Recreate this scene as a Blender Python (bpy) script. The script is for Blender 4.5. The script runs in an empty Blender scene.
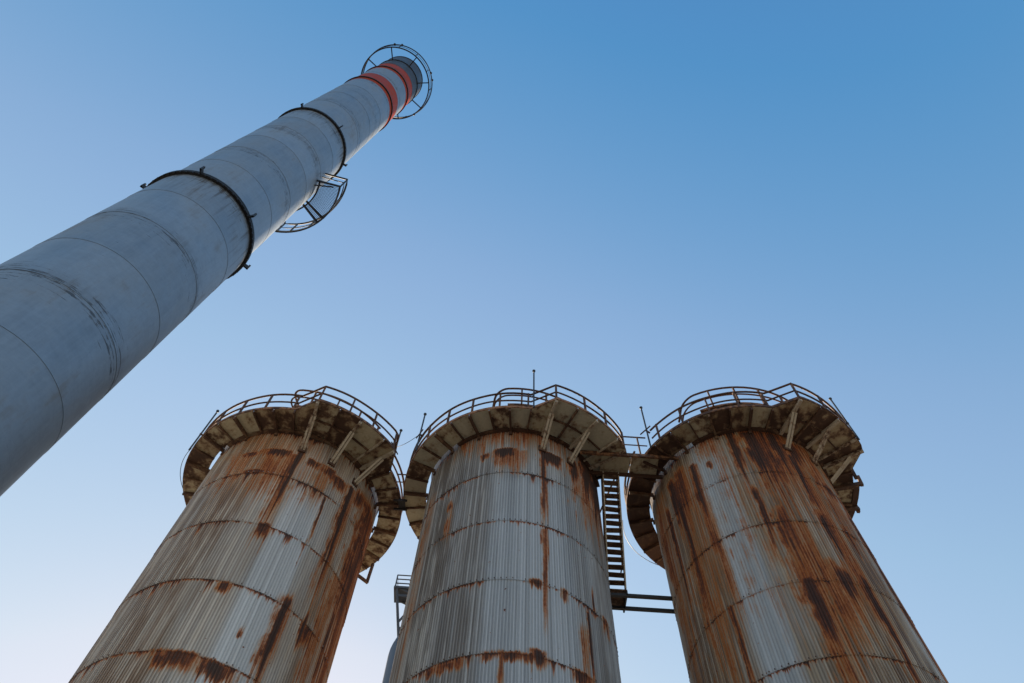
import bpy, math, random
from mathutils import Vector, Matrix
random.seed(11)
sc = bpy.context.scene
col = sc.collection
RAD = math.radians
EYE = 1.6

# ---------------------------------------------------------------- camera
cam = bpy.data.cameras.new('camera')
cam.sensor_width = 36.0
cam.lens = 736.165 / 1024 * 36.0
cam.clip_start = 0.1
cam.clip_end = 6000
cam_o = bpy.data.objects.new('camera', cam)
col.objects.link(cam_o)
p, r = 1.11593, 0.06338
F = Vector((0, math.cos(p), math.sin(p)))
U0 = Vector((0, -math.sin(p), math.cos(p)))
X0 = Vector((1, 0, 0))
X = math.cos(r) * X0 + math.sin(r) * U0
U = -math.sin(r) * X0 + math.cos(r) * U0
m = Matrix.Identity(4)
for i in range(3):
    m[i][0], m[i][1], m[i][2] = X[i], U[i], -F[i]
m.translation = Vector((0, 0, EYE))
cam_o.matrix_world = m
sc.camera = cam_o

# ---------------------------------------------------------------- light
SUN_EL, SUN_AZ = RAD(21), RAD(-16)          # azimuth clockwise from +Y
world = bpy.data.worlds.new('World')
sc.world = world
world.use_nodes = True
wn = world.node_tree
sky = wn.nodes.new('ShaderNodeTexSky')
sky.sky_type = 'NISHITA'
sky.sun_disc = False
sky.sun_elevation = SUN_EL
sky.sun_rotation = SUN_AZ
sky.altitude = 100
sky.air_density = 2.0
sky.dust_density = 0.5
sky.ozone_density = 6.0
bg = wn.nodes['Background']
bg.inputs['Strength'].default_value = 0.12
# film-like response of the whole sky: one tone curve, the same in every direction
def vscale(sock, k):
    nd = wn.nodes.new('ShaderNodeVectorMath')
    nd.operation = 'SCALE'
    nd.inputs['Scale'].default_value = k
    wn.links.new(sock, nd.inputs[0])
    return nd.outputs[0]
cv = wn.nodes.new('ShaderNodeRGBCurve')
cm_ = cv.mapping
cm_.use_clip = False
cm_.extend = 'EXTRAPOLATED'
B_PTS = [(0, 0), (.10, .035), (.18, .11), (.25, .24), (.32, .345), (.5, .565), (.7, .70), (.87, .79), (1.2, .885), (2.0, 1.1), (4.0, 1.9)]
G_PTS = [(0, 0), (.10, .032), (.18, .085), (.25, .215), (.32, .318), (.4, .42), (.5, .53), (.7, .675), (.87, .785), (1.2, .885), (2.0, 1.1), (4.0, 1.95)]
R_PTS = [(0, 0), (.10, .04), (.17, .085), (.205, .170), (.24, .262), (.32, .38), (.45, .54), (.6, .73), (.8, .85), (1.2, .94), (2.0, 1.15), (4.0, 2.0)]
for ci_, PTS in ((0, R_PTS), (1, G_PTS), (2, B_PTS)):
    cc = cm_.curves[ci_]
    cc.points[0].location = (0, 0)
    cc.points[1].location = (1, PTS[-1][1] / 4)
    for px_, py_ in PTS[1:-1]:
        cc.points.new(px_ / 4, py_ / 4)
    for q in cc.points: q.handle_type = 'VECTOR'
cm_.update()
hs = wn.nodes.new('ShaderNodeHueSaturation')
hs.inputs['Saturation'].default_value = 0.9
wn.links.new(vscale(sky.outputs[0], 0.1 * 2 ** 1.2 / 4), hs.inputs['Color'])
wn.links.new(hs.outputs[0], cv.inputs['Color'])
wn.links.new(vscale(cv.outputs[0], 4 / (0.12 * 2 ** 1.6)), bg.inputs['Color'])
sl = bpy.data.lights.new('sun', 'SUN')
sl.energy = 5.0
sl.angle = RAD(0.5)
sl.color = (1.0, 0.80, 0.58)
so = bpy.data.objects.new('sun', sl)
col.objects.link(so)
sd = Vector((math.sin(SUN_AZ) * math.cos(SUN_EL), math.cos(SUN_AZ) * math.cos(SUN_EL), math.sin(SUN_EL)))
so.rotation_euler = sd.to_track_quat('Z', 'Y').to_euler()
so.location = sd * 200
sc.view_settings.view_transform = 'Standard'
sc.view_settings.look = 'None'
sc.view_settings.gamma = 1
sc.view_settings.exposure = 1.6
sc.cycles.max_bounces = 5
sc.cycles.diffuse_bounces = 3

# ---------------------------------------------------------------- mesh helpers
class MB:
    def __init__(s):
        s.v, s.f = [], []
    def add(s, verts, faces):
        n = len(s.v)
        s.v += [tuple(q) for q in verts]
        s.f += [tuple(n + i for i in f) for f in faces]
        return s
    def bar(s, a, b, w, h, up=(0, 0, 1)):
        a, b = Vector(a), Vector(b)
        d = (b - a).normalized()
        u = Vector(up)
        if abs(d.dot(u)) > .98:
            u = Vector((1, 0, 0))
        x = d.cross(u).normalized()
        y = x.cross(d).normalized()
        vs = []
        for q in (a, b):
            for i, j in ((-1, -1), (1, -1), (1, 1), (-1, 1)):
                vs.append(q + x * (w / 2 * i) + y * (h / 2 * j))
        return s.add(vs, [(3, 2, 1, 0), (4, 5, 6, 7), (0, 1, 5, 4), (1, 2, 6, 5), (2, 3, 7, 6), (3, 0, 4, 7)])
    def box(s, c, dx, dy, dz):
        x, y, z = c
        return s.bar((x - dx / 2, y, z), (x + dx / 2, y, z), dy, dz)
    def tube(s, pts, rad, n=6, closed=False):
        P = [Vector(q) for q in pts]
        N = len(P)
        vs, fs = [], []
        for i, q in enumerate(P):
            if closed:
                d = P[(i + 1) % N] - P[i - 1]
            else:
                d = P[min(i + 1, N - 1)] - P[max(i - 1, 0)]
            d.normalize()
            u = Vector((0, 0, 1)) if abs(d.z) < .95 else Vector((1, 0, 0))
            x = d.cross(u).normalized()
            y = x.cross(d)
            for k in range(n):
                a = 2 * math.pi * k / n
                vs.append(q + x * (rad * math.cos(a)) + y * (rad * math.sin(a)))
        for i in range(N if closed else N - 1):
            j = (i + 1) % N
            for k in range(n):
                l = (k + 1) % n
                fs.append((i * n + k, i * n + l, j * n + l, j * n + k))
        if not closed:
            fs.append(tuple(range(n - 1, -1, -1)))
            fs.append(tuple((N - 1) * n + k for k in range(n)))
        return s.add(vs, fs)
    def lathe(s, prof, n=64, a0=0., a1=360., closed_prof=False):
        full = abs(a1 - a0) >= 359.9
        cnt = n if full else n + 1
        vs, fs = [], []
        for i in range(cnt):
            a = RAD(a0 + (a1 - a0) * i / n)
            for (rr, z) in prof:
                vs.append((rr * math.cos(a), rr * math.sin(a), z))
        M = len(prof)
        for i in range(n):
            j = (i + 1) % cnt
            for k in range(M if closed_prof else M - 1):
                l = (k + 1) % M
                fs.append((i * M + k, j * M + k, j * M + l, i * M + l))
        if closed_prof and not full:
            fs.append(tuple(range(M)))
            fs.append(tuple(n * M + k for k in range(M - 1, -1, -1)))
        return s.add(vs, fs)
    def strip(s, inner, outer, z0, z1):
        # plate between two polylines of (x, y), same length
        n = len(inner)
        vs = []
        for a, b in zip(inner, outer):
            vs += [(a[0], a[1], z0), (b[0], b[1], z0), (b[0], b[1], z1), (a[0], a[1], z1)]
        fs = []
        for i in range(n - 1):
            for k in range(4):
                l = (k + 1) % 4
                fs.append((i * 4 + k, (i + 1) * 4 + k, (i + 1) * 4 + l, i * 4 + l))
        fs += [(3, 2, 1, 0), tuple((n - 1) * 4 + k for k in range(4))]
        return s.add(vs, fs)
    def ball(s, c, rad, n=8):
        c = Vector(c)
        vs, fs = [], []
        for i in range(n + 1):
            t = math.pi * i / n
            for k in range(n):
                a = 2 * math.pi * k / n
                vs.append(c + Vector((math.sin(t) * math.cos(a), math.sin(t) * math.sin(a), math.cos(t))) * rad)
        for i in range(n):
            for k in range(n):
                l = (k + 1) % n
                fs.append((i * n + k, (i + 1) * n + k, (i + 1) * n + l, i * n + l))
        return s.add(vs, fs)
    def mesh(s, name, mat, smooth=False):
        me = bpy.data.meshes.new(name)
        me.from_pydata(s.v, [], s.f)
        me.materials.append(mat)
        if smooth:
            me.polygons.foreach_set('use_smooth', [True] * len(me.polygons))
            try:
                me.set_sharp_from_angle(angle=RAD(35))
            except Exception:
                pass
        me.update()
        return me
    def build(s, name, mat, parent=None, smooth=False, loc=(0, 0, 0), rz=0):
        return put(name, s.mesh(name, mat, smooth), parent, loc, rz)

def put(name, me, parent=None, loc=(0, 0, 0), rz=0):
    o = bpy.data.objects.new(name, me)
    col.objects.link(o)
    o.parent = parent
    o.location = loc
    o.rotation_euler = (0, 0, rz)
    return o

def tag(o, label=None, cat=None, group=None, kind=None):
    if label: o['label'] = label
    if cat: o['category'] = cat
    if group: o['group'] = group
    if kind: o['kind'] = kind
    return o

def empty(name, loc):
    o = bpy.data.objects.new(name, None)
    o.empty_display_size = .5
    col.objects.link(o)
    o.location = loc
    return o

def pol(rr, th, z=None):
    a = RAD(th)
    q = (rr * math.cos(a), rr * math.sin(a))
    return q if z is None else (q[0], q[1], z)

# ---------------------------------------------------------------- material helpers
class NT:
    def __init__(s, name):
        s.mat = bpy.data.materials.new(name)
        s.mat.use_nodes = True
        s.t = s.mat.node_tree
        s.n = s.t.nodes
        s.bsdf = s.n['Principled BSDF']
    def new(s, typ, **kw):
        nd = s.n.new(typ)
        for k, v in kw.items():
            setattr(nd, k, v)
        return nd
    def link(s, a, b):
        s.t.links.new(a, b)
    def _in(s, sock, v):
        if v is None: return
        if hasattr(v, 'is_output'):
            s.link(v, sock)
        else:
            sock.default_value = v
    def math(s, op, a, b=None, c=None, clamp=False):
        nd = s.new('ShaderNodeMath', operation=op, use_clamp=clamp)
        for i, v in enumerate((a, b, c)):
            s._in(nd.inputs[i], v)
        return nd.outputs[0]
    def ss(s, x, a, b, o0=0., o1=1.):
        nd = s.new('ShaderNodeMapRange', interpolation_type='SMOOTHSTEP')
        for i, v in enumerate((x, a, b, o0, o1)):
            s._in(nd.inputs[i], v)
        return nd.outputs[0]
    def lin(s, x, a, b, o0=0., o1=1.):
        nd = s.new('ShaderNodeMapRange')
        for i, v in enumerate((x, a, b, o0, o1)):
            s._in(nd.inputs[i], v)
        return nd.outputs[0]
    def comb(s, x, y, z):
        nd = s.new('ShaderNodeCombineXYZ')
        for i, v in enumerate((x, y, z)):
            s._in(nd.inputs[i], v)
        return nd.outputs[0]
    def noise(s, vec, scale=1., detail=4., rough=.55, dist=0.):
        nd = s.new('ShaderNodeTexNoise')
        s._in(nd.inputs['Vector'], vec)
        nd.inputs['Scale'].default_value = scale
        nd.inputs['Detail'].default_value = detail
        nd.inputs['Roughness'].default_value = rough
        nd.inputs['Distortion'].default_value = dist
        return nd.outputs[0]
    def mix(s, f, a, b, mode='MIX'):
        nd = s.new('ShaderNodeMix', data_type='RGBA', blend_type=mode)
        s._in(nd.inputs[0], f)
        for i, v in ((6, a), (7, b)):
            if isinstance(v, tuple): v = (*v, 1) if len(v) == 3 else v
            s._in(nd.inputs[i], v)
        return nd.outputs[2]
    def coord(s, obj=None):
        nd = s.new('ShaderNodeTexCoord')
        if obj: nd.object = obj
        return nd.outputs['Object']
    def sep(s, v):
        nd = s.new('ShaderNodeSeparateXYZ')
        s.link(v, nd.inputs[0])
        return nd.outputs
    def rand(s):
        return s.new('ShaderNodeObjectInfo').outputs['Random']
    def out(s, color=None, rough=None, metal=None, bump=None, bstr=.3, bdist=.01):
        s._in(s.bsdf.inputs['Base Color'], (*color, 1) if isinstance(color, tuple) else color)
        s._in(s.bsdf.inputs['Roughness'], rough)
        s._in(s.bsdf.inputs['Metallic'], metal)
        if bump is not None:
            b = s.new('ShaderNodeBump')
            b.inputs['Strength'].default_value = bstr
            b.inputs['Distance'].default_value = bdist
            s.link(bump, b.inputs['Height'])
            s.link(b.outputs[0], s.bsdf.inputs['Normal'])
        return s.mat

RUST_D = (.045, .019, .012)
RUST_M = (.13, .048, .020)
RUST_O = (.30, .115, .035)

SEAMS = [13.445, 15.70, 17.98, 20.268]       # heights of the sheet laps seen in the photo
SH = 2.274                                   # sheet length

def ramp(t, x, stops):
    nd = t.new('ShaderNodeValToRGB')
    el = nd.color_ramp.elements
    el[0].position, el[0].color = stops[0][0], (*stops[0][1], 1)
    el[1].position, el[1].color = stops[-1][0], (*stops[-1][1], 1)
    for p_, c_ in stops[1:-1]:
        e = el.new(p_)
        e.color = (*c_, 1)
    t.link(x, nd.inputs[0])
    return nd.outputs[0]

def cladding_mat(name, root, stains, base, dirt, seam_amt, seed, dirt_amt=.45, warm=.5):
    """stains: (theta, z_top, z_bottom, half_width_deg, kind, strength); kind r = rust, b = brown dirt, w = washed clean"""
    t = NT(name)
    x, y, z = t.sep(t.coord(root))
    th = t.math('DEGREES', t.math('ARCTAN2', x, t.math('MULTIPLY', y, -1)))      # 0 faces the yard
    u = t.math('MULTIPLY', th, 3.0 * math.pi / 180)
    rnd = t.rand()
    v2 = lambda su, sz, off=0.: t.comb(t.math('MULTIPLY', u, su), t.math('MULTIPLY', z, sz), seed + off)
    sg = lambda n, k: t.math('MULTIPLY', t.math('SUBTRACT', n, .5), k)
    nA = t.noise(v2(26, .28), 1, 3, .6)             # fine streaks
    nB = t.noise(v2(7, .30, 7), 1, 4, .6)           # wider streaks
    nE = t.noise(v2(3.6, 1.1, 3), 1, 6, .65)        # ragged blotches
    nF = t.noise(v2(17, 12, 5), 1, 5, .7)           # speckle
    nL = t.noise(v2(.9, .30, 9), 1, 3, .5)          # broad weathering
    nC = t.noise(v2(11, .05, 13), 1, 3, .6)         # how far each drip has run
    # each corrugation gathers its own dirt
    thr_ = t.math('DIVIDE', th, 1.5)
    rid = t.math('FLOOR', thr_)
    fr = t.math('FRACT', thr_)
    crest = t.math('MULTIPLY', t.ss(fr, .36, .5), t.ss(fr, .86, 1.0, 1, 0))
    ribN = t.noise(t.comb(t.math('MULTIPLY', rid, 3.17), t.math('MULTIPLY', z, .30), seed + 60), 1, 3, .55)
    ribW = t.new('ShaderNodeTexWhiteNoise', noise_dimensions='1D')
    t.link(rid, ribW.inputs['W'])
    ribv = ribW.outputs[0]
    env = {'r': None, 'b': None, 'w': None}
    for (t0, zt, zb, hw, kd, st) in stains:
        H = zt - zb
        if kd == 'r':
            du = t.math('ABSOLUTE', t.math('ADD', t.math('SUBTRACT', th, t0), sg(nE, hw * 1.6 + .8)))
            core = t.ss(du, hw * .15, hw * 1.1, 1, 0)
            zz_ = t.math('SUBTRACT', z, t.math('ADD', zb, t.math('MULTIPLY', t.math('SUBTRACT', nC, .35), H * 1.3)))
            e1 = t.ss(zz_, -H * .12, H * .45)
            at_lap = min(abs(zt - q) for q in SEAMS + [21.5, 22.6]) < .22
            e2 = t.ss(t.math('ADD', z, sg(nE, .30 if at_lap else 1.1)), zt + (.08 if at_lap else .35), zt - (.08 if at_lap else .35))
        else:
            du = t.math('ABSOLUTE', t.math('ADD', t.math('SUBTRACT', th, t0), sg(nB, hw * .5)))
            core = t.ss(du, hw * .5, hw * 1.15, 1, 0)
            e1 = t.ss(z, zb - .4, zb + H * .3)
            e2 = t.ss(z, zt + .4, zt - .4)
        e = t.math('MULTIPLY', t.math('MULTIPLY', core, e1), t.math('MULTIPLY', e2, st))
        env[kd] = e if env[kd] is None else t.math('MAXIMUM', env[kd], e)
    for k in env:
        if env[k] is None: env[k] = t.math('MULTIPLY', nE, 0)
    # ---- sheet colour
    tone = t.math('ADD', .82, t.math('MULTIPLY', t.math('SUBTRACT', rnd, .5), .20))
    tone = t.math('ADD', tone, sg(nF, .30))
    tone = t.math('ADD', tone, sg(ribv, .34))
    tone = t.math('ADD', tone, t.math('MULTIPLY', crest, .20))
    tone = t.math('ADD', tone, t.math('MULTIPLY', env['w'], .22))
    bc = t.mix(1.0, t.mix(0, base, base), t.comb(tone, tone, tone), 'MULTIPLY')
    dm = t.math('MULTIPLY', t.ss(ribN, .44, .57), .72)
    dm = t.math('ADD', dm, t.math('MULTIPLY', t.ss(nL, .42, .62), .40))
    dm = t.math('ADD', dm, t.math('MULTIPLY', t.ss(nA, .48, .66), .35))
    dm = t.math('SUBTRACT', dm, t.math('MULTIPLY', crest, .22))
    wt = t.math('ADD', t.math('MULTIPLY', env['b'], 1.0), dirt_amt)
    wt = t.math('SUBTRACT', wt, t.math('MULTIPLY', env['w'], .55), clamp=True)
    dm = t.math('MULTIPLY', t.math('ADD', dm, t.math('MULTIPLY', env['b'], .18)), wt, clamp=True)
    dcol = t.mix(nB, dirt, tuple(q * .55 for q in dirt))
    c = t.mix(t.math('MULTIPLY', dm, .9), bc, dcol)
    c = t.mix(t.math('MULTIPLY', env['b'], t.math('ADD', .55, sg(nB, .8)), clamp=True), c, t.mix(1., c, (.92, .74, .52), 'MULTIPLY'))
    wf = t.math('MULTIPLY', t.math('ADD', .75, t.math('ADD', sg(nL, 1.6), sg(nB, .9))), warm, clamp=True)
    wf = t.math('SUBTRACT', wf, t.math('MULTIPLY', env['w'], .7), clamp=True)
    c = t.mix(wf, c, t.mix(1., c, (1.0, .74, .47), 'MULTIPLY'))
    # ---- rust creeping down from each lap
    zz = t.math('SUBTRACT', z, SEAMS[0])
    d = t.math('SUBTRACT', SH, t.math('FLOORED_MODULO', zz, SH))
    sid = t.math('FLOOR', t.math('DIVIDE', zz, SH))
    cs2 = t.noise(t.comb(t.math('MULTIPLY', u, 8), t.math('MULTIPLY', sid, 13.7), seed + 31), 1, 5, .7)
    cs3 = t.noise(t.comb(t.math('MULTIPLY', u, 1.0), t.math('MULTIPLY', sid, 9.1), seed + 41), 1, 2, .5)
    patch = t.ss(cs3, .40, .60)
    length = t.math('MULTIPLY', t.math('MULTIPLY', t.ss(cs2, .42, .78), patch), 1.1 * seam_amt)
    dn = t.math('ADD', d, sg(nF, .12))
    sm = t.math('SUBTRACT', 1.0, t.math('DIVIDE', dn, t.math('ADD', length, .015)), clamp=True)
    sm = t.math('MULTIPLY', sm, t.math('MULTIPLY', patch, 1.15))
    # bolt heads and the lip itself
    lip = t.math('MULTIPLY', t.ss(d, .02, .11, 1, 0), t.ss(t.math('ADD', cs2, sg(cs3, .9)), .47 - .10 * seam_amt, .62 - .08 * seam_amt))
    lip = t.math('MULTIPLY', lip, .72 * min(1, seam_amt + .2))
    S = t.math('MAXIMUM', t.math('MAXIMUM', env['r'], sm), lip)
    gate = t.ss(S, .02, .22)
    val = t.math('ADD', S, t.math('MULTIPLY', t.math('ADD', t.math('ADD', sg(nA, 1.25), sg(nE, .85)), sg(nF, .55)), gate))
    spk = t.noise(v2(9, 8, 50), 1, 2, .6)
    val = t.math('MAXIMUM', val, t.math('MULTIPLY', t.ss(spk, .72, .78), .8))
    # thin tan film left around and below the rust
    film = t.math('MULTIPLY', t.ss(env['r'], .0, .55), t.math('ADD', .62, sg(nB, 1.2)), clamp=True)
    c = t.mix(film, c, t.mix(1., c, (1.0, .66, .36), 'MULTIPLY'))
    rc = ramp(t, val, [(.0, (.34, .19, .085)), (.26, (.38, .165, .048)), (.42, (.40, .120, .020)), (.55, (.24, .058, .013)), (.72, (.095, .027, .012)), (.94, (.040, .016, .012))])
    al = t.ss(val, .0, .56, 0, .95)
    c = t.mix(al, c, rc)
    rough = t.lin(al, 0, 1, .50, .92)
    h = t.math('ADD', t.math('MULTIPLY', nF, .7), t.math('MULTIPLY', al, .5))
    return t.out(c, rough, 0.0, h, .35, .012)

def rusty_paint(name, paint, amt=.5, sc=3., spread=.12, rough=.75):
    t = NT(name)
    co = t.coord()
    rn = t.rand()
    mp = t.new('ShaderNodeVectorMath', operation='ADD')
    t.link(co, mp.inputs[0])
    k = t.math('MULTIPLY', rn, 37.0)
    t.link(t.comb(k, k, k), mp.inputs[1])
    v = mp.outputs[0]
    n1 = t.noise(v, sc, 6, .65)
    n2 = t.noise(v, sc * 4.5, 5, .6)
    th = t.math('ADD', n1, t.math('MULTIPLY', t.math('SUBTRACT', rn, .5), .16))
    mk = t.ss(th, 1 - amt - spread / 2 - .02, 1 - amt + spread / 2)
    hal = t.ss(th, 1 - amt - spread * 1.4, 1 - amt)
    tone = t.math('ADD', .7, t.math('MULTIPLY', n2, .55))
    pc = t.mix(1., t.mix(0, paint, paint), t.comb(tone, tone, tone), 'MULTIPLY')
    c = t.mix(t.math('MULTIPLY', hal, .65), pc, (.20, .088, .035))
    c = t.mix(t.math('MULTIPLY', mk, .95), c, t.mix(n2, (.030, .015, .010), (.10, .042, .020)))
    return t.out(c, rough, 0, t.math('ADD', n2, mk), .4, .008)

def steel_dark(name, colr, rough=.6, metal=0., var=.4):
    t = NT(name)
    n = t.noise(t.coord(), 5, 5, .6)
    k = t.math('ADD', 1 - var / 2, t.math('MULTIPLY', n, var))
    return t.out(t.mix(1., t.mix(0, colr, colr), t.comb(k, k, k), 'MULTIPLY'), rough, metal, n, .2, .004)

M_DECK = rusty_paint('deck_paint', (.50, .43, .285), .41, 2.6)
M_DECKC = rusty_paint('deck_clean', (.46, .415, .30), .34, 2.4)
M_DECKR = rusty_paint('deck_rusted', (.42, .34, .21), .50, 2.2)
M_DECKD = rusty_paint('deck_shaded_rust', (.09, .07, .05), .60, 2.2)  # shaded copy of the deck paint: shade put into its colour, plus heavy rust
M_BEAM = rusty_paint('beam_rust', (.16, .11, .065), .55, 4)
M_STRUT = rusty_paint('strut_paint', (.46, .39, .29), .38, 5)
M_RAIL = rusty_paint('rail_rust', (.085, .045, .03), .5, 6)
M_RIM = rusty_paint('rim_rust', (.34, .17, .085), .45, 5)
M_POLE = steel_dark('pole_steel', (.03, .032, .036), .5)
M_BLACK = steel_dark('black_steel', (.022, .021, .022), .6)
M_TREAD = rusty_paint('tread_rust', (.16, .11, .07), .48, 6)
M_TOWER = steel_dark('tower_steel', (.05, .055, .065), .6)
M_TANK = steel_dark('tank_paint', (.030, .052, .09), .6, 0, .25)
M_SCREW = rusty_paint('screw_zinc', (.26, .25, .24), .50, 3)
M_ROOF = steel_dark('roof_steel', (.12, .09, .07), .8)
M_CORE = steel_dark('core_steel', (.05, .035, .025), .9)

# ---------------------------------------------------------------- ground
t = NT('yard_concrete')
co = t.coord()
n = t.noise(co, .4, 6, .6); n2 = t.noise(co, 9, 5, .6)
M_GROUND = t.out(t.mix(n2, t.mix(n, (.105, .098, .088), (.165, .155, .138)), (.135, .127, .115)), .95, 0, n2, .4, .02)
g = MB().add([(-2500, -2500, 0), (2500, -2500, 0), (2500, 2500, 0), (-2500, 2500, 0)], [(0, 1, 2, 3)]).build('ground', M_GROUND)
tag(g, kind='structure')

# ---------------------------------------------------------------- silos
ZP = 21.022 + EYE
RS, R2, R3 = 3.0, 3.92, 4.50
A0, A1, A2, A3 = -84.6, -74.6, -34.1, -24.6       # the wider bay of the gallery
NB = 29
bays = [(A3 + (360 + A0 - A3) * i / NB, A3 + (360 + A0 - A3) * (i + 1) / NB) for i in range(NB)]
ext_edges = [A0, A1, -64.6, -54.4, -41.2, A2, A3]

def rout(th):
    th = (th + 180) % 360 - 180
    if th <= A0 or th >= A3: return R2
    if A1 <= th <= A2: return R3
    a, b, ra, rb = (A0, A1, R2, R3) if th < A1 else (A2, A3, R3, R2)
    pa, pb = Vector(pol(ra, a)), Vector(pol(rb, b))
    # straight edge between the two corners, as seen from the axis
    d = Vector(pol(1, th)); e = pb - pa
    k = (pa.x * e.y - pa.y * e.x) / (d.x * e.y - d.y * e.x)
    return k

def outline(t0, t1, dr=0., step=3.):
    ks = [q for q in (A0, A1, A2, A3, A0 + 360, A1 + 360) if t0 < q < t1]
    n = max(1, int((t1 - t0) / step))
    ts = sorted(set([t0 + (t1 - t0) * i / n for i in range(n + 1)] + ks))
    return [(q, rout(q) + dr) for q in ts]

_mesh = {}
def shared(key, fn):
    if key not in _mesh: _mesh[key] = fn()
    return _mesh[key]

def sheet_mesh(h, mat):
    b = MB()
    span, pitch, a = 18.0, 1.5, .010
    prof = []
    k = 0
    while k * pitch < span + .1:
        for off, s in ((0, -1), (.54, -1), (.75, 1), (1.29, 1)):
            if k * pitch + off <= span + 1.01:
                prof.append((k * pitch + off, s))
        k += 1
    rows = [(0, .007), (h, -.005)]
    vs, fs = [], []
    for (zz, dr) in rows:
        for (an, s) in prof:
            vs.append(pol(RS + dr + s * a, an, zz))
    n = len(prof)
    for i in range(n - 1):
        fs.append((i, i + 1, n + i + 1, n + i))
    b.add(vs, fs)
    return b.mesh('cladding_sheet', mat)

def panel_mesh(t0, t1, mat, gap=.25):
    def fn():
        b = MB()
        ol = outline(t0 + gap, t1 - gap, -.03)
        b.strip([pol(3.11, q) for q, _ in ol], [pol(rr, q) for q, rr in ol], -.02, 0)
        return b.mesh('deck_panel', mat)
    return fn

def silo(loc, label, cmat_args, deck_mats, gaps, hoop, missing=(999, 999), dark=(999, 999)):
    root = empty('silo', (loc[0], loc[1], 0))
    tag(root, label, 'silo', 'rusty silos standing in a row')
    cm = cladding_mat(root=root, **cmat_args)
    MB().lathe([(2.965, 0), (2.965, ZP + 1.0)], 72).build('inner_shell', M_CORE, root, True)
    # cladding, course by course
    zs = [SEAMS[0] + SH * k for k in range(-6, 4)]
    zs[0] = .02
    tops = zs[1:] + [ZP + .95]
    for ci, (z0, z1) in enumerate(zip(zs, tops)):
        me = sheet_mesh(z1 - z0 + (.06 if ci < len(zs) - 1 else 0), cm)
        for k in range(20):
            o = put('cladding_sheet', me, root, (0, 0, z0), RAD(18 * k + (9 if ci % 2 else 0) + random.uniform(-.12, .12)))
            s = 1 + random.uniform(-.0007, .0010)
            o.scale = (s, s, 1)
    b = MB()
    for zl in zs[4:]:
        for k in range(120):
            q = k * 3 + random.uniform(-.2, .2)
            if random.random() < .28: continue
            b.bar(pol(RS + .010, q, zl + .05), pol(RS + .026, q, zl + .05), .026, .026)
    tag(b.build('screw_row', M_SCREW, root), kind='stuff')
    MB().lathe([(3.05, ZP + .95), (3.05, ZP + 1.0), (.3, ZP + 1.35), (0.01, ZP + 1.35)], 72).build('roof', M_ROOF, root)
    # gallery and its pieces
    b = MB()
    ol = [q for q in outline(A3, 360 + A3) if not (missing[0] < q[0] < missing[1])]
    b.strip([pol(rr - .03, q) for q, rr in ol], [pol(rr, q) for q, rr in ol], ZP - .01, ZP + .11)
    gal = b.build('gallery', M_RIM, root)
    b = MB()
    b.lathe([(3.0, ZP - .10), (3.125, ZP - .10), (3.125, ZP - .021), (3.0, ZP - .021)], 40, -131, -18, closed_prof=True)
    b.build('inner_ring', M_BEAM, gal)
    npan = shared(('np', id(deck_mats)), panel_mesh(0, bays[0][1] - bays[0][0], deck_mats[0]))
    npan2 = shared(('np2', id(deck_mats)), panel_mesh(0, bays[0][1] - bays[0][0], deck_mats[1]))
    # shared normal-bay panel sits at 0..10 degrees where the outline is the plain circle
    for i, (t0, t1) in enumerate(bays):
        if missing[0] <= t0 + 1 < missing[1]: continue
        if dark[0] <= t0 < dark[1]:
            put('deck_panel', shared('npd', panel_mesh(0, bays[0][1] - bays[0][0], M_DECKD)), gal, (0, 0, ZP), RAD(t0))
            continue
        put('deck_panel', npan if random.random() < .6 else npan2, gal, (0, 0, ZP), RAD(t0))
    for i in range(len(ext_edges) - 1):
        me = panel_mesh(ext_edges[i], ext_edges[i + 1], random.choice(deck_mats))()
        put('deck_panel', me, gal, (0, 0, ZP))
    # radial beams: light and heavy ones alternate
    def beam(hv):
        def fn():
            b = MB()
            if hv:
                b.bar((3.03, 0, ZP - .095), (R2 - .035, 0, ZP - .095), .07, .14)
                b.bar((3.04, 0, ZP - .30), (3.04, 0, ZP - .16), .10, .06, (1, 0, 0))
            else:
                b.bar((3.10, 0, ZP - .065), (R2 - .035, 0, ZP - .065), .045, .085)
            return b.mesh('radial_beam', M_BEAM)
        return fn
    for i, (t0, t1) in enumerate(bays):
        if i == 0 or missing[0] < t0 < missing[1] - 1: continue
        hv = (NB - i) % 2 == 1
        put('radial_beam', shared(('rb', hv), beam(hv)), gal, (0, 0, 0), RAD(t0))
    for i, th in enumerate(ext_edges):
        ro = rout(th) - .04
        b = MB()
        b.bar(pol(3.05, th, ZP - .08), pol(ro, th, ZP - .08), .10 if i in (1, 3, 5) else .05, .115)
        b.build('radial_beam', M_STRUT if i in (1, 3, 4, 5) else M_BEAM, gal)
        if i in (1, 3) or (i == 5 and missing[0] > 900):
            b = MB()
            dx = Vector(pol(.05, th + 90, 0))
            for sgn in (-1, 1):
                b.bar(Vector(pol(3.03, th, ZP - .90)) + dx * sgn, Vector(pol(4.0, th, ZP - .15)) + dx * sgn, .045, .07, pol(1, th, 1))
            b.build('strut', M_STRUT, gal)
            b = MB()
            b.bar(pol(3.035, th, ZP - 1.0), pol(3.035, th, ZP - .74), .26, .05, pol(1, th, 0))
            b.build('strut_foot', M_BEAM, gal)
    # short ties between beams in the wide bay
    b = MB()
    for a, c in ((A1, -64.6), (-64.6, -54.4), (-54.4, -41.2)):
        b.bar(pol(3.75, a, ZP - .06), pol(3.75, c, ZP - .06), .045, .07)
    b.build('cross_tie', M_BEAM, gal)
    # railing
    posts = [A0 - 1.4 - 14.25 * k for k in range(20)] + [A1, -60.5, -48.5, A2 - 1]
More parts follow.
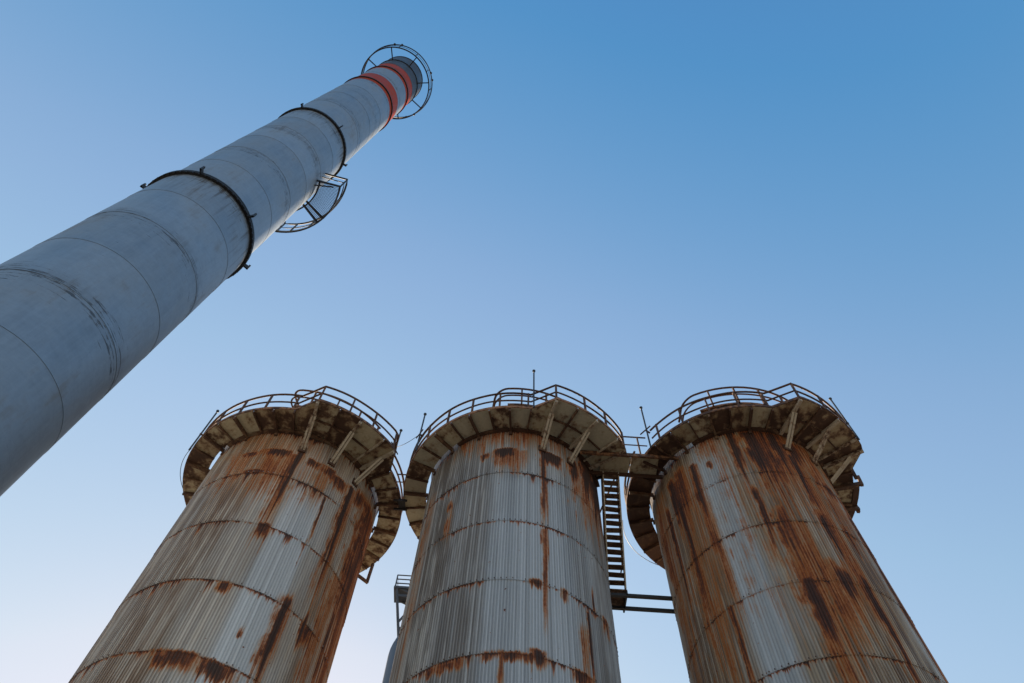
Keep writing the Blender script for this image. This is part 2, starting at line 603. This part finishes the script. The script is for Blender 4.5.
    def open_at(th):
        if missing[0] < (th + 180) % 360 - 180 < missing[1]: return True
        return any(a <= (th + 360) % 360 <= c for a, c in gaps)
    for th in posts:
        if open_at(th): continue
        rr = rout(th) - .05
        lean = random.uniform(-.02, .02)
        MB().bar(pol(rr, th, ZP + .0), pol(rr + lean, th, ZP + 1.0), .058, .058, pol(1, th, 0)).build('railing_post', M_RAIL, gal)
    segs = []
    ts = [q for q, _ in outline(A3, 360 + A3)]
    cur = []
    for q in ts:
        if open_at(q):
            if len(cur) > 1: segs.append(cur)
            cur = []
        else:
            cur.append(q)
    if len(cur) > 1: segs.append(cur)
    for hz, nm, rd in ((1.0, 'top_rail', .040), (.52, 'mid_rail', .033)):
        b = MB()
        for s in segs:
            b.tube([pol(rout(q) - .05, q, ZP + hz + .012 * math.sin(q * .21 + hz * 9)) for q in s], rd, 6)
        b.build(nm, M_RAIL, gal, True)
    # upper landing on the roof edge with its own guard rail
    h0, h1, ret = hoop
    b = MB()
    n = 20
    an = [h0 + (h1 - h0) * i / n for i in range(n + 1)]
    b.strip([pol(2.9, q) for q in an], [pol(3.46, q) for q in an], ZP + .93, ZP + 1.02)
    b.build('upper_landing', M_RIM, gal)
    for hz, nm, rd in ((1.98, 'upper_rail', .040), (1.5, 'upper_mid_rail', .033)):
        tang = Vector(pol(1, h0 - 90, 0)); inw = Vector(ret).normalized()
        e0 = Vector(pol(3.5, h0, 0))
        pts = []
        for k in range(7):                      # rounded return
            a_ = math.pi / 2 * k / 6
            pts.append(e0 + tang * (.42 * math.sin(a_)) + inw * (.42 * (1 - math.cos(a_))) + Vector((0, 0, ZP + hz)))
        pts.append(pts[-1] + inw * .5 + Vector((0, 0, -.08)))
        pts = pts[::-1] + [pol(3.5, q, ZP + hz) for q in an[1:]]
        MB().tube(pts, rd, 6).build(nm, M_RAIL, gal, True)
    q = h0 + 8
    while q < h1:
        MB().bar(pol(3.48, q, ZP + .96), pol(3.5, q, ZP + 1.98), .058, .058, pol(1, q, 0)).build('upper_post', M_RAIL, gal)
        q += 14.5
    return root, gal

GREY = (.36, .375, .385)
left_st = [
    (15.5, 21.75, 17.2, 2.4, 'r', 1.15), (14, 21.5, 16.2, 7, 'r', .50), (42.0, 15.95, 12.4, 3.0, 'r', 1.15), (42, 16.0, 12.0, 7, 'r', .42),
    (40.5, 20.2, 17.0, 1.2, 'r', .95), (55.2, 21.5, 15.4, 3.2, 'r', 1.15), (56, 21.5, 14.0, 7, 'r', .5), (56.5, 16.0, 14.4, 2.2, 'r', .95),
    (64, 21.75, 20.6, 8, 'r', .85), (78, 21.95, 19.8, 3.5, 'r', .95), (72, 21.8, 21.2, 12, 'r', .8),
    (2, 21.6, 21.0, 15, 'r', .92), (-16, 21.45, 21.0, 11, 'r', .78), (4, 21.5, 18.2, 16, 'r', .46), (-20, 21.4, 18.6, 12, 'r', .38),
    (24, 21.5, 20.9, 6, 'r', .85), (35, 21.5, 20.8, 10, 'r', .82), (46, 21.4, 20.5, 8, 'r', .8), (33, 21.2, 18.5, 9, 'r', .40),
    (82, 22.0, 11.0, 18, 'r', .70), (100, 22, 12, 14, 'r', .60), (68, 18.0, 11.0, 9, 'r', .46), (88, 21.0, 18.0, 5, 'r', .8),
    (-6, 20.45, 20.1, 11, 'r', .80), (16, 20.0, 19.6, 6, 'r', .62), (15, 18.1, 17.2, 5, 'r', .85), (60, 15.7, 14.8, 7, 'r', .7), (6, 13.5, 12.8, 14, 'r', .8),
    (24, 13.45, 12.7, 12, 'r', .9), (10, 15.7, 15.2, 5, 'r', .8), (27, 14.4, 14.15, 1.6, 'r', .95), (2, 23, 17, 60, 'r', .24),
    (-30, 23, 0, 34, 'b', .75), (62, 20, 0, 10, 'b', .35), (30, 20.0, 8, 13, 'w', .85), (78, 23, 12, 20, 'b', .5),
]
mid_st = [
    (-7, 21.6, 20.8, 8, 'r', 1.15), (-20, 21.4, 20.9, 4, 'r', .8), (-4, 21.5, 19.8, 14, 'r', .48), (22, 21.7, 20.7, 9, 'r', 1.25),
    (16.3, 21.4, 16.6, 2.6, 'r', .80), (16.5, 21.2, 18.9, 1.8, 'r', 1.0), (16.3, 17.9, 12.5, 2.4, 'r', .55), (16.3, 17.6, 17.0, 2, 'r', .8),
    (38, 22.0, 20.3, 7, 'r', 1.05), (52, 22.6, 19.9, 11, 'r', 1.15), (66, 22.9, 19.2, 12, 'r', 1.15), (52, 22.0, 18.0, 24, 'r', .50),
    (11.5, 15.85, 15.4, 4, 'r', .9), (12, 13.65, 12.9, 5, 'r', 1.05), (40.8, 15.5, 12.2, 1.8, 'r', 1.0), (37, 14.9, 12.0, 4, 'r', .45), (46, 16.4, 15.4, 1.4, 'r', .85),
    (-41, 19.45, 18.95, 3.0, 'r', .95), (-40.0, 19.3, 16.8, 3.5, 'r', .42), (0, 23.0, 21.0, 60, 'r', .36), (26, 15.8, 15.2, 3, 'r', .8),
    (2, 13.5, 13.1, 20, 'r', .72), (-30, 13.4, 13.0, 14, 'r', .70), (-4, 13.4, 12.0, 2, 'r', .7), (34, 13.5, 12.9, 9, 'r', .85), (56, 15.9, 15.0, 5, 'r', .75), (-62, 21, 11, 9, 'r', .24),
    (-62, 23, 0, 30, 'b', .75), (-25, 23, 0, 12, 'b', .25), (10, 20, 8, 24, 'w', .5), (62, 20, 6, 16, 'b', .2),
]
right_st = [
    (-18, 22.6, 19.4, 4.5, 'r', 1.05), (-17, 19.6, 16.5, 3, 'r', .9), (-6, 22.5, 18.6, 8, 'r', .98), (8, 22.5, 19.0, 8, 'r', .95), (20, 22.3, 20.0, 8, 'r', .85),
    (2, 22.6, 17.0, 24, 'r', .60), (-9, 18.6, 15.2, 6, 'r', .72), (-10, 17.6, 10.0, 10, 'r', .52), (-10, 15.85, 12.6, 6, 'r', .80), (-3, 18, 12, 9, 'r', .46),
    (-62.2, 21.6, 11.5, 3.8, 'r', .72), (-62.2, 20.8, 14.2, 1.5, 'r', 1.1), (-66, 21.9, 18.4, 5, 'r', .95), (-57, 22, 19.0, 7, 'r', .70), (-75, 21.0, 15.0, 3, 'r', .85),
    (-46.8, 21.7, 17.4, 2.2, 'r', .95), (-46.5, 21.6, 13.5, 5, 'r', .58), (-50.2, 15.75, 11.5, 2.4, 'r', .72), (-50.2, 14.9, 13.4, .8, 'r', 1.0),
    (15, 21.4, 18.5, 2.8, 'r', 1.05), (14, 18.5, 15.8, 2.6, 'r', .95), (19, 16.2, 11.5, 2.8, 'r', .95), (17, 21.6, 10.0, 8, 'r', .50),
    (8, 16.3, 14.2, 7, 'r', .84), (2, 16.6, 12.6, 15, 'r', .52), (30, 22.4, 16.0, 11, 'r', .48), (34, 20.6, 19.4, 8, 'r', .82), (27, 18.3, 16.6, 4, 'r', .7),
    (44, 19.5, 11.5, 5, 'r', .88), (54, 22, 10, 14, 'r', .60), (62, 22, 10, 6, 'r', .95), (-33, 22.6, 21.0, 12, 'r', .40), (-36, 21.4, 20.9, 3, 'r', .8),
    (-86, 22, 11, 16, 'r', .40), (0, 23, 10, 75, 'r', .20), (-60, 22, 8, 18, 'r', .34),
    (-70, 23, 0, 24, 'b', 1.0), (12, 23, 0, 30, 'b', .9), (-36, 23, 0, 11, 'w', 1.0), (60, 23, 0, 25, 'b', .8), (40, 20, 4, 5, 'w', .6),
]
LC, MC, RC = (-7.509, 17.245), (.409, 16.612), (8.314, 15.982)
sL, gL = silo(LC, 'leftmost of the three rusty silos, with the pale panels and rust streaks below its struts',
    dict(name='left_cladding', stains=left_st, base=(.46, .465, .465), dirt=(.235, .165, .105), seam_amt=1.15, seed=3.1, dirt_amt=.34, warm=.60),
    (M_DECK, M_DECKR), [], (-89, -36, (.25, .75, 0)))
sM, gM = silo(MC, 'middle silo of the three, mostly grey corrugated cladding with rust only near its top',
    dict(name='middle_cladding', stains=mid_st, base=(.395, .412, .425), dirt=(.135, .105, .078), seam_amt=.7, seed=17.7, dirt_amt=.36, warm=.18),
    (M_DECKC, M_DECK), [(327, 336)], (-97, -36, (-.1, .75, 0)), missing=(A3, bays[7][0]))
sR, gR = silo(RC, 'rightmost of the three silos, the most heavily rusted, with wide brown streaks down its cladding',
    dict(name='right_cladding', stains=right_st, base=(.37, .39, .40), dirt=(.15, .10, .055), seam_amt=.4, seed=41.3, dirt_amt=.42, warm=.95),
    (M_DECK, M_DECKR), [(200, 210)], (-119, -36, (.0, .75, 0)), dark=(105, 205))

# bent bracket under the far side of the left gallery
b = MB()
th = 43
b.bar(pol(2.98, th, ZP - 1.0), pol(3.88, th, ZP - 1.0), .09, .09)
b.bar(pol(3.84, th, ZP - 1.04), pol(3.88, th, ZP - .05), .09, .09, pol(1, th, 0))
b.build('pipe_bracket', M_BEAM, gL)

# stepped side landing on the far right of the right gallery
b = MB()
c0, c1 = -18.5, 12
for th, z0 in ((-17, -.16), (-2, -.16), (11, -.16)):
    b.bar(pol(3.05, th, ZP + z0), pol(4.16, th, ZP + z0), .09, .14)
b.build('side_beam', M_BEAM, gR)
b = MB()
ol = [-17 + 28 * i / 6 for i in range(7)]
b.strip([pol(3.9, q) for q in ol], [pol(4.10, q) for q in ol], ZP - .07, ZP - .03)
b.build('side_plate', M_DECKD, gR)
for th in (-22, -17, -1):
    MB().bar(pol(4.12 if th > -20 else 3.95, th, ZP - .25), pol(4.16 if th > -20 else 3.98, th, ZP + .25), .10, .10, pol(1, th, 0)).build('stub_post', M_RAIL, gR)
# loose pale rails bulging outward on the far edges
M_PALE = steel_dark('pale_rail', (.06, .065, .07), .6)
for g_, a_, c_, rr_ in ((gL, 168, 205, 4.22), (gR, 118, 158, 4.36)):
    q_ = [a_ + (c_ - a_) * i / 14 for i in range(15)]
    MB().tube([pol(rr_ - .22 * abs(i - 7) ** 2 / 49, q_[i], ZP + .5) for i in range(15)], .012, 5).build('bent_rail', M_PALE, g_, True)

# ---------------------------------------------------------------- poles on the galleries
def pole(c, th, rr, h, label, clamp=True):
    x, y = c[0] + pol(rr, th)[0], c[1] + pol(rr, th)[1]
    o = empty('mast', (x, y, ZP))
    tag(o, label, 'mast', 'thin masts clamped to the silo railings')
    MB().tube([(0, 0, -.05), (0, 0, h)], .03, 6).build('pole', M_POLE, o, True)
    MB().ball((0, 0, h + .02), .062).build('tip', M_POLE, o, True)
    b = MB()
    a = Vector(pol(1, th + 90, 0))
    if clamp: b.bar(-a * .32 + Vector((0, 0, 1.12)), a * .2 + Vector((0, 0, 1.02)), .035, .035)
    b.bar(Vector(pol(-.14, th, .95)), Vector(pol(.04, th, .95)), .05, .05)
    b.build('clamp', M_RAIL, o)
    return o
pole(LC, -149.5, 3.98, 2.5, 'thin dark mast with a ball tip on the left edge of the leftmost silo gallery', False)
pole(LC, -27, 3.98, 2.3, 'thin dark mast on the right edge of the leftmost silo gallery, facing the middle silo')
pole(MC, -150.5, 3.98, 2.3, 'thin dark mast on the left edge of the middle silo gallery, beside the gap')
pole(MC, -83.5, 3.99, 2.5, 'upright dark mast at the front of the middle silo gallery, above its railing', False)
pole(RC, -148.5, 3.98, 2.5, 'thin dark mast on the left edge of the rightmost silo gallery, next to the catwalk')
pole(RC, -40, 4.52, 2.6, 'dark slanting-looking mast on the far right edge of the rightmost silo gallery')

# slack wire between the two galleries
a = Vector((LC[0] + pol(3.98, -27)[0], LC[1] + pol(3.98, -27)[1], ZP + 1.2))
c = Vector((MC[0] + pol(3.98, -150.5)[0], MC[1] + pol(3.98, -150.5)[1], ZP + 1.0))
pts = []
for i in range(9):
    k = i / 8
    q = a.lerp(c, k); q.z -= .12 * 4 * k * (1 - k)
    pts.append(q)
w = MB().tube(pts, .010, 5).build('wire', steel_dark('wire_steel', (.11, .115, .12), .7))
tag(w, 'thin grey wire strung across the gap between the left and middle silo masts', 'wire')

# ---------------------------------------------------------------- catwalk between middle and right silo
cw = empty('catwalk', (4.3, 14.5, ZP))
tag(cw, 'short steel catwalk bridging the middle and rightmost silo galleries', 'catwalk')
for x0, x1 in ((-1.0, -.02), (.02, .95)):
    b = MB()
    b.strip([(x0, -.24), (x1, -.24)], [(x0, .50), (x1, .50)], -.085, -.065)
    b.build('deck_panel', M_DECK, cw)
b = MB()
b.bar((-1.75, -.27, -.13), (1.62, -.27, -.13), .07, .16)
b.build('front_beam', M_RIM, cw)
b = MB()
b.bar((-1.35, .53, -.15), (1.35, .53, -.15), .07, .16)
b.build('rear_beam', M_BEAM, cw)
for yy in (-.27, .53):
    for xx in (-.28, .32):
        MB().bar((xx, yy, -.05), (xx, yy, 1.0), .05, .05, (1, 0, 0)).build('railing_post', M_RAIL, cw)
    if yy < 0:
        MB().tube([(-.48, yy, 1.0), (.62, yy, 1.0)], .03).build('top_rail', M_RAIL, cw, True)
        MB().tube([(-.48, yy, .5), (.62, yy, .5)], .024).build('mid_rail', M_RAIL, cw, True)

# link plate between left and middle gallery
lk = empty('gangway', (-3.55, 16.93, ZP))
tag(lk, 'dark gangway plate closing the gap between the left and middle silo galleries', 'gangway')
b = MB()
b.box((0, 0, -.12), .26, .42, .05)
b.build('plate', M_BLACK, lk)
for yy in (-.2, .2):
    MB().bar((-.28, yy, -.17), (.2, yy, -.17), .05, .08).build('beam', M_BLACK, lk)
for yy in (-.45,):
    MB().tube([(-.35, yy, 1.0), (.35, yy, 1.0)], .026).build('top_rail', M_RAIL, lk, True)
    MB().tube([(-.35, yy, .55), (.35, yy, .55)], .022).build('mid_rail', M_RAIL, lk, True)

# ---------------------------------------------------------------- stair below the catwalk
st = empty('staircase', (3.68, 15.06, 0))
tag(st, 'steep steel staircase hanging below the catwalk between the middle and right silos', 'staircase')
ztop, zbot, ytop, ybot = ZP - .1, 17.05 + EYE, 0.0, 1.40
NT_ = 16
for i in range(NT_):
    k = (i + .5) / NT_
    z = ztop + (zbot - ztop) * k
    y = ytop + (ybot - ytop) * k
    o = MB().box((0, 0, 0), .50, .19, .03).build('tread', M_TREAD, st, loc=(0, y, z))
    o.rotation_euler = (random.uniform(-.06, .06), random.uniform(-.03, .03), 0)
    if 4 <= i <= 8:
        o.rotation_euler.y += random.uniform(-.08, .08)
for sx in (-.265, .265):
    MB().bar((sx, ytop - .03, ztop + .08), (sx, ybot + .03, zbot - .06), .04, .17, (0, 1, 0)).build('stringer', M_STRUT, st)
    dv = Vector((0, ybot - ytop, zbot - ztop)).normalized()
    hp = [(sx, ytop - .05, ztop + .95), (sx, ytop + .1, ztop + .75), (sx, ybot, zbot + .95), (sx, ybot + .5, zbot + .95)]
    MB().tube(hp, .024).build('handrail', M_RAIL, st, True)
    for k in (.15, .5, .9):
        y = ytop + (ybot - ytop) * k; z = ztop + (zbot - ztop) * k
        MB().bar((sx, y, z), (sx, y, z + .88), .035, .035, (1, 0, 0)).build('handrail_post', M_RAIL, st)
b = MB()
b.box((0, ybot + .44, zbot - .07), .64, .80, .05)
b.build('landing', M_TREAD, st)
b = MB()
b.bar((-.30, ybot + .05, zbot - .15), (-.30, ybot + .84, zbot - .15), .05, .12)
b.bar((.30, ybot + .05, zbot - .15), (.30, ybot + .84, zbot - .15), .05, .12)
b.build('landing_frame', M_BLACK, st)
def crossbeam(y, z, label):
    bb = MB()
    x1 = RC[0] - math.sqrt(3.0 ** 2 - (y - RC[1]) ** 2) + .05
    x0 = 3.45
    bb.bar((0, 0, 0), (x1 - x0, 0, 0), .09, .10)
    o = bb.build('crossbeam', M_BLACK, None, loc=(x0, y, z))
    tag(o, label, 'beam', 'beams tying the stair landing to the right silo')
crossbeam(15.06 + ybot + .12, zbot - .22, 'upper dark crossbeam from the stair landing to the rightmost silo')
crossbeam(15.06 + ybot + .64, zbot - .22, 'lower dark crossbeam from the stair landing to the rightmost silo')

# ---------------------------------------------------------------- chimney
def chimney_mat(name, root, base, soot=0., metal=.35, spec=.5, fade=0.):
    t = NT(name)
    x, y, z = t.sep(t.coord(root))
    th = t.math('ARCTAN2', x, t.math('MULTIPLY', y, -1))
    u = t.math('MULTIPLY', th, 1.5)
    rnd = t.rand()
    v2 = lambda su, sz, o: t.comb(t.math('MULTIPLY', u, su), t.math('MULTIPLY', z, sz), t.math('ADD', o, t.math('MULTIPLY', rnd, 9.)))
    vc = lambda su, sz, o: t.comb(t.math('MULTIPLY', u, su), t.math('MULTIPLY', z, sz), o)
    sg = lambda n, k: t.math('MULTIPLY', t.math('SUBTRACT', n, .5), k)
    nb = t.noise(vc(.8, .45, 2), 1, 5, .6)           # broad weathering
    nv = t.noise(v2(9, .45, 4), 1, 5, .7)            # run-off streaks
    nh = t.noise(v2(.9, 22, 6), 1, 4, .7)           # marks around the shell
    nf = t.noise(vc(6, 9, 8), 1, 6, .7)
    nc = t.noise(vc(2.2, 2.6, 12), 1, 4, .65)        # chalky patches
    k = t.math('ADD', t.math('ADD', 1.0, sg(nb, .40)), t.math('ADD', sg(nv, .42), sg(nc, .32)))
    k = t.math('ADD', k, t.math('ADD', sg(nf, .30), sg(rnd, .14)))
    c = t.mix(1., t.mix(0, base, base), t.comb(k, k, k), 'MULTIPLY')
    br = t.ss(t.math('ADD', nb, t.math('ADD', sg(nv, .7), sg(nc, .5))), .54, .80)
    c = t.mix(t.math('MULTIPLY', br, .45), c, (.17, .145, .12))
    # grime and scuffs gathered along every second joint
    zj = t.math('ADD', z, sg(nc, .35))
    dz = t.math('ABSOLUTE', t.math('SUBTRACT', t.math('FLOORED_MODULO', t.math('SUBTRACT', zj, 13.6 - 1.78), 3.56), 1.78))
    near = t.ss(dz, .0, .85, 1, .0)
    m1 = t.math('ADD', t.math('ADD', sg(nh, 1.8), sg(nf, .9)), t.math('ADD', sg(nc, .8), t.math('MULTIPLY', near, .40)))
    sc1 = t.ss(m1, .44, .60)
    c = t.mix(t.math('MULTIPLY', sc1, .75), c, (.032, .032, .034))
    sm = t.math('MULTIPLY', t.math('MULTIPLY', t.ss(t.math('ADD', near, sg(nv, 1.8)), .55, 1.3), .34), t.ss(t.math('ADD', nb, sg(rnd, .25)), .42, .60))
    c = t.mix(sm, c, (.075, .075, .078))
    # short dark runs below the flanged joints
    for zf in (ZA_, ZB_):
        dd = t.math('SUBTRACT', zf, z)
        run = t.math('MULTIPLY', t.math('MULTIPLY', t.ss(dd, 0, .05), t.ss(dd, .0, 2.2, 1, 0)), t.ss(nv, .46, .66))
        c = t.mix(t.math('MULTIPLY', run, .7), c, (.07, .055, .045))
    if fade:
        c = t.mix(t.math('MULTIPLY', t.ss(t.math('ADD', nc, sg(nv, .6)), .50, .72), fade), c, (.14, .07, .055))
    if soot:
        c = t.mix(t.math('MULTIPLY', t.ss(t.math('ADD', nf, nb), .7, 1.1), soot), c, (.03, .03, .035))
    t.bsdf.inputs['Specular IOR Level'].default_value = spec
    return t.out(c, t.lin(nb, .3, .7, .45, .65), metal, t.math('ADD', t.math('ADD', nb, t.math('MULTIPLY', nc, .35)), t.math('MULTIPLY', sc1, -.15)), .55, .03)

ZA_, ZB_ = 19.19 + EYE, 30.29 + EYE
ch = empty('chimney', (-8.825, 6.559, 0))
tag(ch, 'tall grey steel chimney with two red bands near its top', 'chimney')
M_CH = chimney_mat('chimney_steel', ch, (.27, .325, .385), 0, .5)
M_CHT = chimney_mat('chimney_sooty', ch, (.075, .08, .09), .6, .1)
M_RED = chimney_mat('chimney_red', ch, (.40, .050, .010), 0, 0., .12, .5)
za, zb, zr1, zr2, zr3, zrim = 19.19 + EYE, 30.29 + EYE, 41.42 + EYE, 46.95 + EYE, 51.1 + EYE, 53.64 + EYE
def rad_at(z):
    return 1.500 if z < za - .01 else (1.478 if z < zb - .01 else 1.470)
def joints(z0, z1, n):
    return [z0 + (z1 - z0) * i / n for i in range(n + 1)]
J = [0, 1.6, 3.2, 4.85, 6.6, 8.35, 10.1, 11.84, 13.58, 15.34, 17.2, 19.12, za] + joints(za, zb, 6)[1:] + joints(zb, 40.85 + EYE, 4)[1:]
def shell(z0, z1, mat, name, n=96):
    rr = rad_at(z0 + .02)
    b = MB()
    b.lathe([(rr - .03, z0 + .003), (rr + .004, z0 + .003), (rr + .002, z0 + .03), (rr - .003, z1 + .02), (rr - .03, z1 + .02)], n)
    return b.build(name, mat, ch, True)
for z0, z1 in zip(J[:-1], J[1:]):
    shell(z0, z1, M_CH, 'shell_section')
shell(40.85 + EYE, 43.45 + EYE, M_RED, 'red_band')
shell(43.45 + EYE, 46.4 + EYE, M_CH, 'shell_section')
shell(46.4 + EYE, 48.95 + EYE, M_RED, 'red_band')
shell(48.95 + EYE, zr3, M_CHT, 'sooty_section')
shell(zr3, zrim, M_CHT, 'sooty_section')
b = MB()
b.lathe([(1.40, zrim - 6), (1.40, zrim + .03), (1.50, zrim + .03), (1.50, zrim - .10), (1.46, zrim - .10)], 72)
b.build('rim', M_BLACK, ch, True)
def flange(z, ro, hgt, bolts=True):
    b = MB()
    b.lathe([(1.44, z - hgt / 2), (ro, z - hgt / 2), (ro, z - .012), (ro - .03, z - .012), (ro - .03, z + .012), (ro, z + .012), (ro, z + hgt / 2), (1.44, z + hgt / 2)], 96, closed_prof=True)
    o = b.build('flange_ring', M_BLACK, ch)
    if bolts:
        b = MB()
        for k in range(60):
            q = pol(ro - .02, k * 6, 0)
            b.box((q[0], q[1], z - hgt / 2 - .02), .035, .035, .05)
        b.build('flange_bolts', M_BLACK, o)
    return o
fA = flange(za, 1.585, .13)
fB = flange(zb, 1.560, .13)
flange(zr1, 1.535, .10, False)
flange(zr2, 1.535, .10, False)
flange(zr3, 1.515, .08, False)
for fl, zz, ths, rr in ((fA, za, (-140, -77.4, -15.5, 39.2, 100, 160), 1.59), (fB, zb, (-95.2, -32.4, 24, 84, 145, 205), 1.565)):
    for th in ths:
        b = MB()
        b.bar(pol(rr - .05, th, zz + .03), pol(rr + .12, th, zz + .03), .045, .16)
        b.bar(pol(rr + .10, th, zz - .05), pol(rr + .10, th, zz + .20), .05, .05, pol(1, th, 0))
        b.build('lug', M_BLACK, fl)
# crown gallery
zc = zr3 + .0
tg = MB().lathe([(2.22, zc - .06), (2.29, zc - .06), (2.29, zc + .06), (2.22, zc + .06)], 72, closed_prof=True).build('crown_gallery', M_BLACK, ch)
ring = [pol(2.33, q, zc + 1.05) for q in range(0, 360, 5)]
MB().tube(ring, .036, 6, True).build('top_rail', M_BLACK, tg, True)
ring = [pol(2.30, q, zc + .52) for q in range(0, 360, 5)]
MB().tube(ring, .014, 6, True).build('mid_rail', M_BLACK, tg, True)
for q in range(0, 360, 45):
    MB().bar(pol(1.45, q - 5, zc - .03), pol(2.26, q - 5, zc - .03), .06, .09).build('radial_bracket', M_BLACK, tg)
for q in range(0, 360, 30):
    MB().bar(pol(2.27, q + 7, zc), pol(2.33, q + 7, zc + 1.05), .042, .042, pol(1, q, 0)).build('railing_post', M_BLACK, tg)
for q in (-94, -82, -17, -6, 62, 76):
    MB().ball(pol(2.35, q, zc + 1.08), .085).build('obstruction_lamp', M_BLACK, tg, True)
# side gallery
zs_ = 26.2 + EYE
sa0, sa1 = 11.5, 95
an = [sa0 + (sa1 - sa0) * i / 18 for i in range(19)]
sg = MB().strip([pol(2.29, q) for q in an], [pol(2.34, q) for q in an], zs_ - .06, zs_ + .06).build('side_gallery', M_BLACK, ch)
MB().strip([pol(1.55, q) for q in an], [pol(1.60, q) for q in an], zs_ - .05, zs_ + .05).build('inner_ring', M_BLACK, sg)
for q in (sa0, 47, 54, sa1):
    MB().bar(pol(1.46, q, zs_ - .02), pol(2.33, q, zs_ - .02), .05, .10).build('radial_bracket', M_BLACK, sg)
MB().bar(pol(1.46, sa0 + 4, zs_ - .30), pol(2.1, sa0 + 2, zs_ - .06), .04, .04).build('knee_brace', M_BLACK, sg)
for hz, nm, rd in ((1.05, 'top_rail', .036), (.55, 'mid_rail', .02)):
    pts = [pol(1.5, sa0, zs_ + hz)] + [pol(2.34, q, zs_ + hz) for q in an] + [pol(1.5, sa1, zs_ + hz)]
    MB().tube(pts, rd, 6).build(nm, M_BLACK, sg, True)
for q in (sa0, 29, 47, 65, 83, sa1):
    MB().bar(pol(2.325, q, zs_), pol(2.34, q, zs_ + 1.05), .045, .045, pol(1, q, 0)).build('railing_post', M_BLACK, sg)
# open grating floor: thin bearing bars
b = MB()
k = 0
q = sa0 + .8
while q < 53:
    b.bar(pol(1.6, q, zs_), pol(2.29, q, zs_), .007, .03)
    q += 1.35
rr = 1.64
while rr < 2.28:
    aa = [sa0 + (53 - sa0) * i / 12 for i in range(13)]
    for i in range(12):
        b.bar(pol(rr, aa[i], zs_), pol(rr, aa[i + 1], zs_), .006, .02)
    rr += .045
tag(b.build('floor_grating', M_POLE, sg), kind='stuff')

# ---------------------------------------------------------------- tank and frame far behind the middle silo
tk = empty('tank', (-1.44, 30.0, 0))
tag(tk, 'blue-grey cylindrical tank half hidden behind the middle silo', 'tank')
b = MB()
TR, TZ = 3.6, 26.5
b.lathe([(TR, 0), (TR, TZ)] + [(TR - .7 + .7 * math.cos(RAD(a)), TZ + .7 * math.sin(RAD(a))) for a in range(10, 91, 10)] + [(.05, TZ + 1.0)], 64)
b.build('tank_shell', M_TANK, tk, True)
for k in range(1, 9):
    MB().lathe([(TR, 3 * k - .04), (TR + .03, 3 * k - .04), (TR + .03, 3 * k + .04), (TR, 3 * k + .04)], 64).build('weld_band', M_TANK, tk)
tw = empty('steel_frame', (-4.05, 30.0, TZ + .7))
tag(tw, 'dark steel platform frame with railings rising above the tank behind the middle silo', 'platform')
Hd = 31.1 - TZ - .7
x0, x1, y0, y1 = -1.38, 1.2, -.45, .45
for (xb, xt, yy) in ((-.45, x0 + .1, y0), (-.45, x0 + .1, y1), (1.0, x1, y0), (1.0, x1, y1)):
    MB().bar((xb, yy, -.3), (xt, yy, Hd), .13, .13, (1, 0, 0)).build('leg', M_TOWER, tw)
for zz in (Hd * .3, Hd - .55):
    MB().bar((-.45 + (x0 + .55) * zz / Hd, y0, zz), (x1, y0, zz), .12, .16).build('girt', M_TOWER, tw)
for yy in (y0, y1):
    MB().bar((-.45 + (x0 + .55) * .42, yy, Hd * .42), (x1 * .3, yy, Hd), .09, .09).build('brace', M_TOWER, tw)
    MB().bar((x0 + .2, yy, Hd), (x1 * .4, yy, Hd - .8), .09, .09).build('brace', M_TOWER, tw)
b = MB(); b.box(((x0 + x1) / 2, 0, Hd), x1 - x0 + .1, y1 - y0 + .2, .14)
b.build('deck', M_TOWER, tw)
for hz in (.35, .65, .95):
    MB().tube([(x1, y0, Hd + hz), (x0, y0, Hd + hz), (x0, y1, Hd + hz), (x1, y1, Hd + hz)], .035).build('rail', M_TOWER, tw)
for xx in (x0, -.2, x1):
    for yy in (y0, y1):
        MB().bar((xx, yy, Hd), (xx, yy, Hd + .95), .06, .06, (1, 0, 0)).build('railing_post', M_TOWER, tw)
